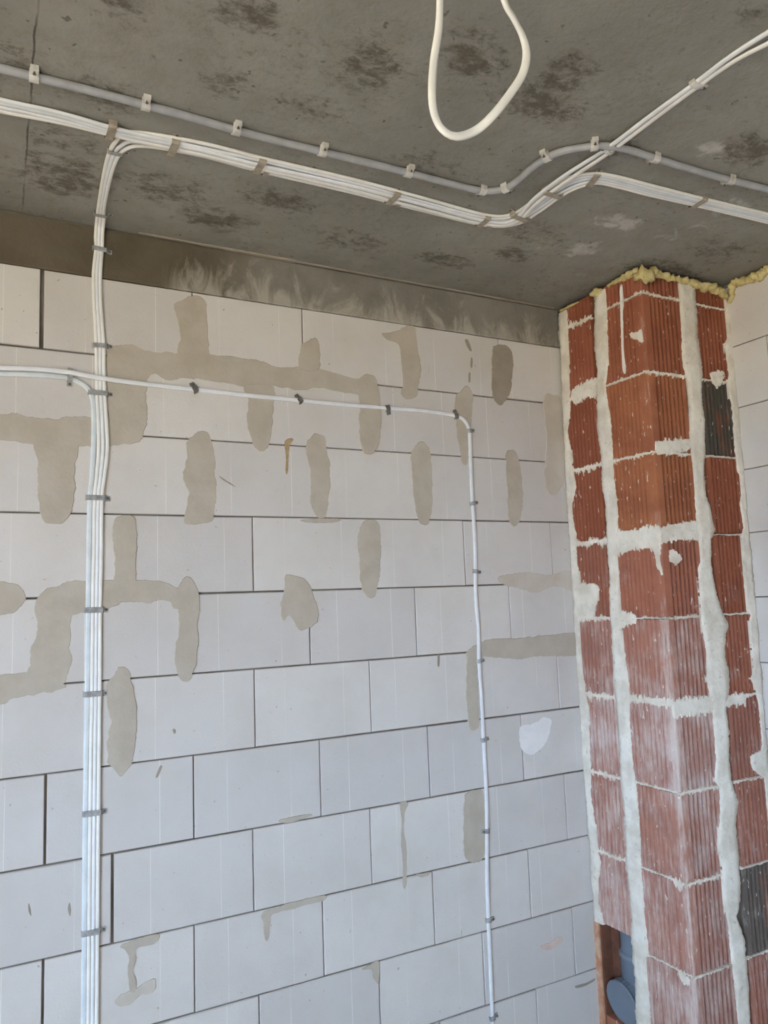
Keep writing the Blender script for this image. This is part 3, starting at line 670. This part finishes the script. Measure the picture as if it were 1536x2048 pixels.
# four cables entering on the left; two of them leave along the diagonal
for k, (s0, s1, lay, nm) in enumerate([(.12, .29, 0, 'nearest the camera'), (.37, .5, 0, 'second from the camera')]):
    nd = [bn(i, w_(i, s0, s1, 2, 5)+wig(i, k), 1.0 if i in (3, 4) else 0.45 if i in (2, 5) else 0.0) for i in range(len(TOP))]
    cable(nd, f'white full-width ceiling cable, {nm} at the left edge', ['cable', 'cable_cool'][k], 0.0115, to_wall=True)
for k, (s0, s1, nm) in enumerate([(.62, .38, 'upper'), (.88, .62, 'lower')]):
    nd = [bn(i, w_(i, s0, s1, 2, 5)+wig(i, k+2), [0, 0, .4, 1, 1, 1, 1, 1, 1, 1, 1][i]) for i in range(11)]
    D = [[(1068, 398), (1128, 352), (1215, 296), (1300, 232), (1392, 165), (1462, 112), (1540, 62), (1640, 0)],
         [(1076, 404), (1136, 360), (1221, 303), (1306, 239), (1396, 172), (1470, 121), (1545, 82), (1650, 28)]][k]
    for j, q in enumerate(D): nd.append(c1(q, [1, 1, 1.0, .3, 0, 0, 0, 0][j]))
    cable(nd, f'white cable turning off diagonally across the ceiling, {nm} one of the diagonal pair', ['cable', 'cable_warm'][k], 0.0115)
# three cables coming up the wall and turning right on the ceiling
YS = [475, 500, 545, 600, 640, 690, 740, 787, 850, 900, 950, 1000, 1100, 1220, 1390, 1625, 1865, 2080, 2250]
LE = [188, 189, 184, 185, 187, 189, 190, 190, 193, 193, 190, 186, 184, 182, 180, 176, 174, 172, 170]
RE = [208, 207, 204, 204, 207, 211, 211, 213, 217, 219, 213, 207, 206, 204, 203, 201, 199, 197, 195]
VC = [[(206, 360), (217, 312), (232, 283), (262, 264)], [(212, 360), (225, 314), (243, 291), (278, 283)], [(219, 360), (233, 318), (251, 298), (290, 292)]]
VS = [.08, .71, .92]
for k in range(3):
    f = (k+0.5)/3
    bow = lambda j: 0.0
    nd = [(W((LE[j]+(RE[j]-LE[j])*f, YS[j]), 0.0042), NW) for j in range(len(YS)-1, -1, -1)]
    # floor end
    top = nd[-1][0]
    cx = CE((190+20*f, 452)); 
    nd.append((Vector((top.x, -0.012, ZC-0.013)), Vector((0, -.7, -.7))))
    nd.append(c1((190+20*f+1, 438))); nd.append(c1((195+16*f, 412)))
    nd += [c1(q) for q in VC[k]]
    nd += [bn(i, VS[k]+wig(i, k+5)*0.6) for i in range(5, len(TOP))]
    cable(nd, f'white cable of the wall bundle that turns right along the ceiling, {["left", "middle", "right"][k]} of the three', ['cable_warm', 'cable', 'cable_warm'][k], 0.0098, 0.0075, flat=2.2, to_wall=True)
# level cable pair from the left; one joins the wall bundle, one crosses to the right
H1 = [(-120, 734), (0, 736), (70, 738), (140, 745), (200, 756), (290, 768), (390, 779), (500, 791), (600, 801), (700, 810), (775, 816), (850, 822), (905, 830), (926, 838), (938, 858), (940, 890), (942, 940), (945, 1005), (950, 1080), (951, 1145), (952, 1200), (957, 1260), (958, 1320), (963, 1400), (967, 1480), (972, 1570), (974, 1660), (974, 1740), (977, 1840), (981, 1940), (985, 2048), (992, 2250)]
nd = []
for i, q in enumerate(H1):
    off = 0.004 if not (3 <= i <= 5) else (0.013 if i == 4 else 0.008)
    nd.append((W(q, off), NW))
cable(nd, 'single white cable crossing the block wall and dropping straight down on the right', 'cable', 0.0128, 0.0075)
H2 = [(-120, 747), (0, 748), (70, 750), (130, 755), (155, 763), (175, 776), (186, 800), (188, 850), (187, 900), (184, 950), (180, 1000), (178, 1100), (176.5, 1220), (174.5, 1390), (171, 1625), (169, 1865), (167, 2080), (165, 2250)]
cable([(W(q, 0.004), NW) for q in H2], 'flat bluish white cable bending down into the left edge of the wall bundle', 'cable_cool', 0.0130, 0.0065)
# grey conduit on the ceiling
G = [(-150, 97), (0, 136), (68, 153), (180, 181), (291, 210), (380, 234), (472, 260), (560, 283), (644, 303), (730, 324), (816, 345), (900, 367), (950, 379), (980, 382), (1012, 376), (1040, 357), (1062, 337), (1095, 314), (1130, 301), (1188, 292), (1225, 293), (1260, 300), (1310, 316), (1380, 338), (1460, 360), (1540, 379), (1590, 391)]
nd = [(CE(q, 0.0088), NC) for q in G]
cable(nd, 'grey round conduit snaking across the ceiling beside the white bundle', 'conduit', 0.0168, 0.0168, 'conduit', flat=2.0, to_wall=True, cat='conduit')
# loop hanging from the ceiling near the camera
LP = [(866, -160, -1.24), (876, -80, -1.23), (880, 0, -1.21), (877, 60, -1.20), (868, 120, -1.19), (864, 180, -1.19), (868, 225, -1.19), (884, 258, -1.20), (912, 273, -1.20), (950, 262, -1.20), (985, 232, -1.21), (1020, 188, -1.21), (1045, 148, -1.21), (1053, 110, -1.21), (1046, 75, -1.21), (1028, 38, -1.22), (1008, 0, -1.23)]
pts = [hit((x, y), 1, d) for x, y, d in LP]
a = pts[0]; pts = [Vector((a.x, a.y-0.01, ZC-0.002))]+[p for p in pts if p.z < ZC-0.02]
e = pts[-1]; pts += [e+Vector((-0.03, -0.02, 0.05)), Vector((e.x-0.075, e.y-0.04, ZC-0.002))]
nd = []
for i, p in enumerate(pts):
    ph = i/(len(pts)-1)
    nn = Vector((0.25*math.sin(ph*7+0.5), -1, 0.15)).normalized()
    nd.append((p, nn))
cable(nd, 'loose loop of thick white cable hanging from the ceiling near the camera', 'cable_warm', 0.0130, 0.0075, step=0.006, flat=2.4)

# ------------------------------------------------------------------ clips and straps
def frame(p, q, plane, n):
    a, b = plane(p), plane(q); t = (b-a).normalized(); n = Vector(n); t = (t-n*t.dot(n)).normalized(); return t, n, n.cross(t)
def strap(px, d, plane, n, w, h, label, group, mat='strap', tail=1, bw=0.012, shift=0.0):
    """bent metal strip over a bundle with a nailed tab; d = pixel direction of the cable"""
    t, n, b = frame(px, (px[0]+d[0], px[1]+d[1]), plane, n); c = plane(px, h/2)-n*(h/2)+b*shift
    root = empty('cable_strap', c, label=label, category='strap', group=group)
    prof = [(-w/2-0.0008, -0.001), (-w/2-0.0008, h*0.7), (-w/2+0.002, h+0.0012), (w/2-0.002, h+0.0012), (w/2+0.0008, h*0.7), (w/2+0.0008, 0.0016), (w/2+0.012, 0.0012)]
    if tail < 0: prof = [(-x, z) for x, z in prof]
    V, F = [], []; th = 0.0009; k = len(prof)
    for s in (-1, 1):
        for lay in (0, th):
            for x, z in prof:
                xx = x*(1+(lay*2/w)); V.append(c+b*xx+n*(z+lay)+t*(s*bw/2*(0.9+0.2*R())))
    for r in (0, k, 2*k, 3*k): pass
    for i in range(k-1):
        F += [(i, i+1, k+i+1, k+i), (2*k+i, 2*k+i+1, 3*k+i+1, 3*k+i), (k+i, k+i+1, 3*k+i+1, 3*k+i), (i, i+1, 2*k+i+1, 2*k+i)]
    F += [(0, k, 3*k, 2*k), (k-1, 2*k-1, 4*k-1, 3*k-1)]
    fixn(mesh('band', V, F, mat, root))
    s = 1 if tail > 0 else -1
    q = c+b*(s*(w/2+0.008))+n*0.002
    V, F = [], []
    for rr, hh in ((0.0032, 0), (0.0032, 0.0012), (0.0015, 0.0022)):
        for j in range(8):
            a = j*math.pi/4; V.append(q+(b*math.cos(a)+t*math.sin(a))*rr+n*hh)
    for i in range(2):
        for j in range(8): F.append((i*8+j, i*8+(j+1) % 8, i*8+8+(j+1) % 8, i*8+8+j))
    F.append(tuple(range(16, 24)))
    fixn(mesh('nail_head', V, F, 'nail', root))
    return root
def saddle(px, d, plane, n, w, h, label, group, mat='clip', side=1, bw=0.011, tilt=0.0):
    """plastic nail clip: rounded saddle over one cable with a lug and nail on one side"""
    t, n, b = frame(px, (px[0]+d[0], px[1]+d[1]), plane, n)
    if tilt:
        rm = Matrix.Rotation(tilt, 3, n); t = rm@t; b = rm@b
    c = plane(px, h/2)-n*(h/2); root = empty('cable_clip', c, label=label, category='clip', group=group)
    K = 9; V, F = [], []
    for s in (-1, 1):
        for ex in (0.0008, 0.0034):
            for j in range(K):
                a = math.pi*j/(K-1); V.append(c+b*(math.cos(a)*(w/2+ex))+n*(max(0, math.sin(a))**0.6*(h+ex)-0.0005)+t*(s*bw/2))
    for j in range(K-1):
        F += [(j, j+1, K+j+1, K+j), (2*K+j, 2*K+j+1, 3*K+j+1, 3*K+j), (K+j, K+j+1, 3*K+j+1, 3*K+j), (j, j+1, 2*K+j+1, 2*K+j)]
    F += [(0, K, 3*K, 2*K), (K-1, 2*K-1, 4*K-1, 3*K-1)]
    fixn(mesh('saddle', V, F, mat, root))
    u0, u1 = w/2+0.0015, w/2+0.0145
    V = [c+b*(side*u)+n*z+t*(s*bw*0.42) for u in (u0, u1) for s in (-1, 1) for z in (-0.0005, h*0.75 if u == u0 else h*0.5)]
    F = [(0, 1, 3, 2), (4, 6, 7, 5), (0, 4, 5, 1), (2, 3, 7, 6), (0, 2, 6, 4), (1, 5, 7, 3)]
    fixn(mesh('lug', V, F, mat, root))
    q = c+b*(side*(u0+u1)/2)+n*(h*0.6); V, F = [], []
    for rr, hh in ((0.0014, 0), (0.0014, 0.004), (0.003, 0.004), (0.003, 0.0055)):
        for j in range(8):
            a = j*math.pi/4; V.append(q+(b*math.cos(a)+t*math.sin(a))*rr+n*hh)
    for i in range(3):
        for j in range(8): F.append((i*8+j, i*8+(j+1) % 8, i*8+8+(j+1) % 8, i*8+8+j))
    F.append(tuple(range(24, 32)))
    fixn(mesh('nail', V, F, 'nail', root)); return root
ORD = ['first', 'second', 'third', 'fourth', 'fifth', 'sixth', 'seventh', 'eighth', 'ninth', 'tenth', 'eleventh', 'twelfth']
g = 'straps on the wall cable bundle'
strap((203, 500), (-3, 40), W, NW, 0.034, 0.0085, 'metal strap on the wall cable bundle in front of the ring beam', g, shift=-0.004)
strap((200, 692), (2, 40), W, NW, 0.036, 0.0085, 'metal strap on the wall bundle just above the level cable crossing', g)
strap((201, 787), (0, 40), W, NW, 0.046, 0.010, 'dark metal strap on the wall bundle where the flat cable joins', g, shift=-0.006)
for i, (x, y) in enumerate([(191, 996), (187.5, 1220), (186, 1388), (184, 1626), (182, 1864)]):
    strap((x, y), (-1, 40), W, NW, 0.0445-0.001*i, 0.0085, f'{ORD[i]} metal strap down the wall bundle, counting below the level cable', g, bw=0.013)
strap((231, 303), (-12, 40), CE, NC, 0.031, 0.0085, 'metal strap on the ceiling at the bend of the three wall cables', g)
strap((202, 428), (-4, 20), CE, NC, 0.031, 0.0085, 'metal strap on the ceiling just before the cables meet the wall', g)
g = 'clips on the level wall cable'
for i, (x, y) in enumerate([(390, 779), (600, 801), (775, 816), (912, 832)]):
    saddle((x, y), (40, 4), W, NW, 0.013, 0.0075, f'{ORD[i]} grey nail clip on the level cable, counting right from the wall bundle', g, 'clip_dark', 1 if i != 2 else -1, 0.014, [0.5, 0.6, 0.3, 0.2][i])
strap((140, 750), (40, 5), W, NW, 0.031, 0.008, 'grey metal strap over the level cable pair left of the wall bundle', g, tail=-1)
g = 'clips on the right drop cable'
for i, (x, y) in enumerate([(938, 862), (945, 1007), (951, 1143), (958, 1322), (967, 1480), (974, 1662), (977, 1840), (985, 2036)]):
    saddle((x, y), (3, 60), W, NW, 0.013, 0.0075, f'{ORD[i]} pale grey nail clip from the top on the right drop cable', g, 'strap', 1 if i != 5 else -1, 0.013, (R()-0.5)*0.5)
g = 'clips on the grey conduit'
GD = [(40, 10)]*6+[(30, -14), (30, -14), (40, -4), (40, 13), (40, 12)]
for i, (x, y) in enumerate([(68, 153), (291, 210), (472, 260), (644, 303), (816, 345), (964, 381), (1012, 376), (1095, 314), (1188, 292), (1310, 316), (1460, 360)]):
    saddle((x, y), GD[i], CE, NC, 0.0175, 0.0170, f'{ORD[i]} pale nail clip from the left on the grey ceiling conduit', g, 'clip', -1 if i in (5, 6, 9, 10) else 1, 0.017)
g = 'straps on the ceiling bundle'
for i, (x, y, d, w, sh) in enumerate([(222, 260, (40, 10), .048, 0), (346, 292, (40, 10), .052, 0), (518, 330, (40, 10), .052, 0), (785, 394, (40, 10), .052, 0), (966, 441, (40, 9), .050, 0), (1040, 432, (40, -22), .058, 0), (1105, 385, (40, -26), .055, 0), (1186, 358, (30, 2), .05, 0), (1396, 405, (40, 10), .048, 0)]):
    strap((x, y), d, CE, NC, w, 0.0135 if 1 < i < 7 else 0.0085 if i > 6 else 0.0145, f'{ORD[i]} dusty strap from the left across the white ceiling bundle', g, 'strap_tan', 1 if i % 2 else -1, 0.017)
for (x, y, d, nm) in [(532, 343, (40, 10), 'third'), (799, 404, (40, 10), 'fourth'), (980, 448, (40, 6), 'fifth')]:
    strap((x, y), d, CE, NC, 0.026, 0.0095, f'short narrow strap just right of the {nm} strap on the ceiling bundle', g, 'strap_tan', -1, 0.012)
g = 'clips on the diagonal cables'
saddle((1394, 168), (40, -30), CE, NC, 0.025, 0.008, 'white clip on the diagonal ceiling cable pair near the right edge', g, 'clip', -1, 0.014)
saddle((1218, 300), (40, -26), CE, NC, 0.025, 0.015, 'white clip where the diagonal cables cross the grey conduit', g, 'clip', 1, 0.010)
bpy.context.view_layer.update()
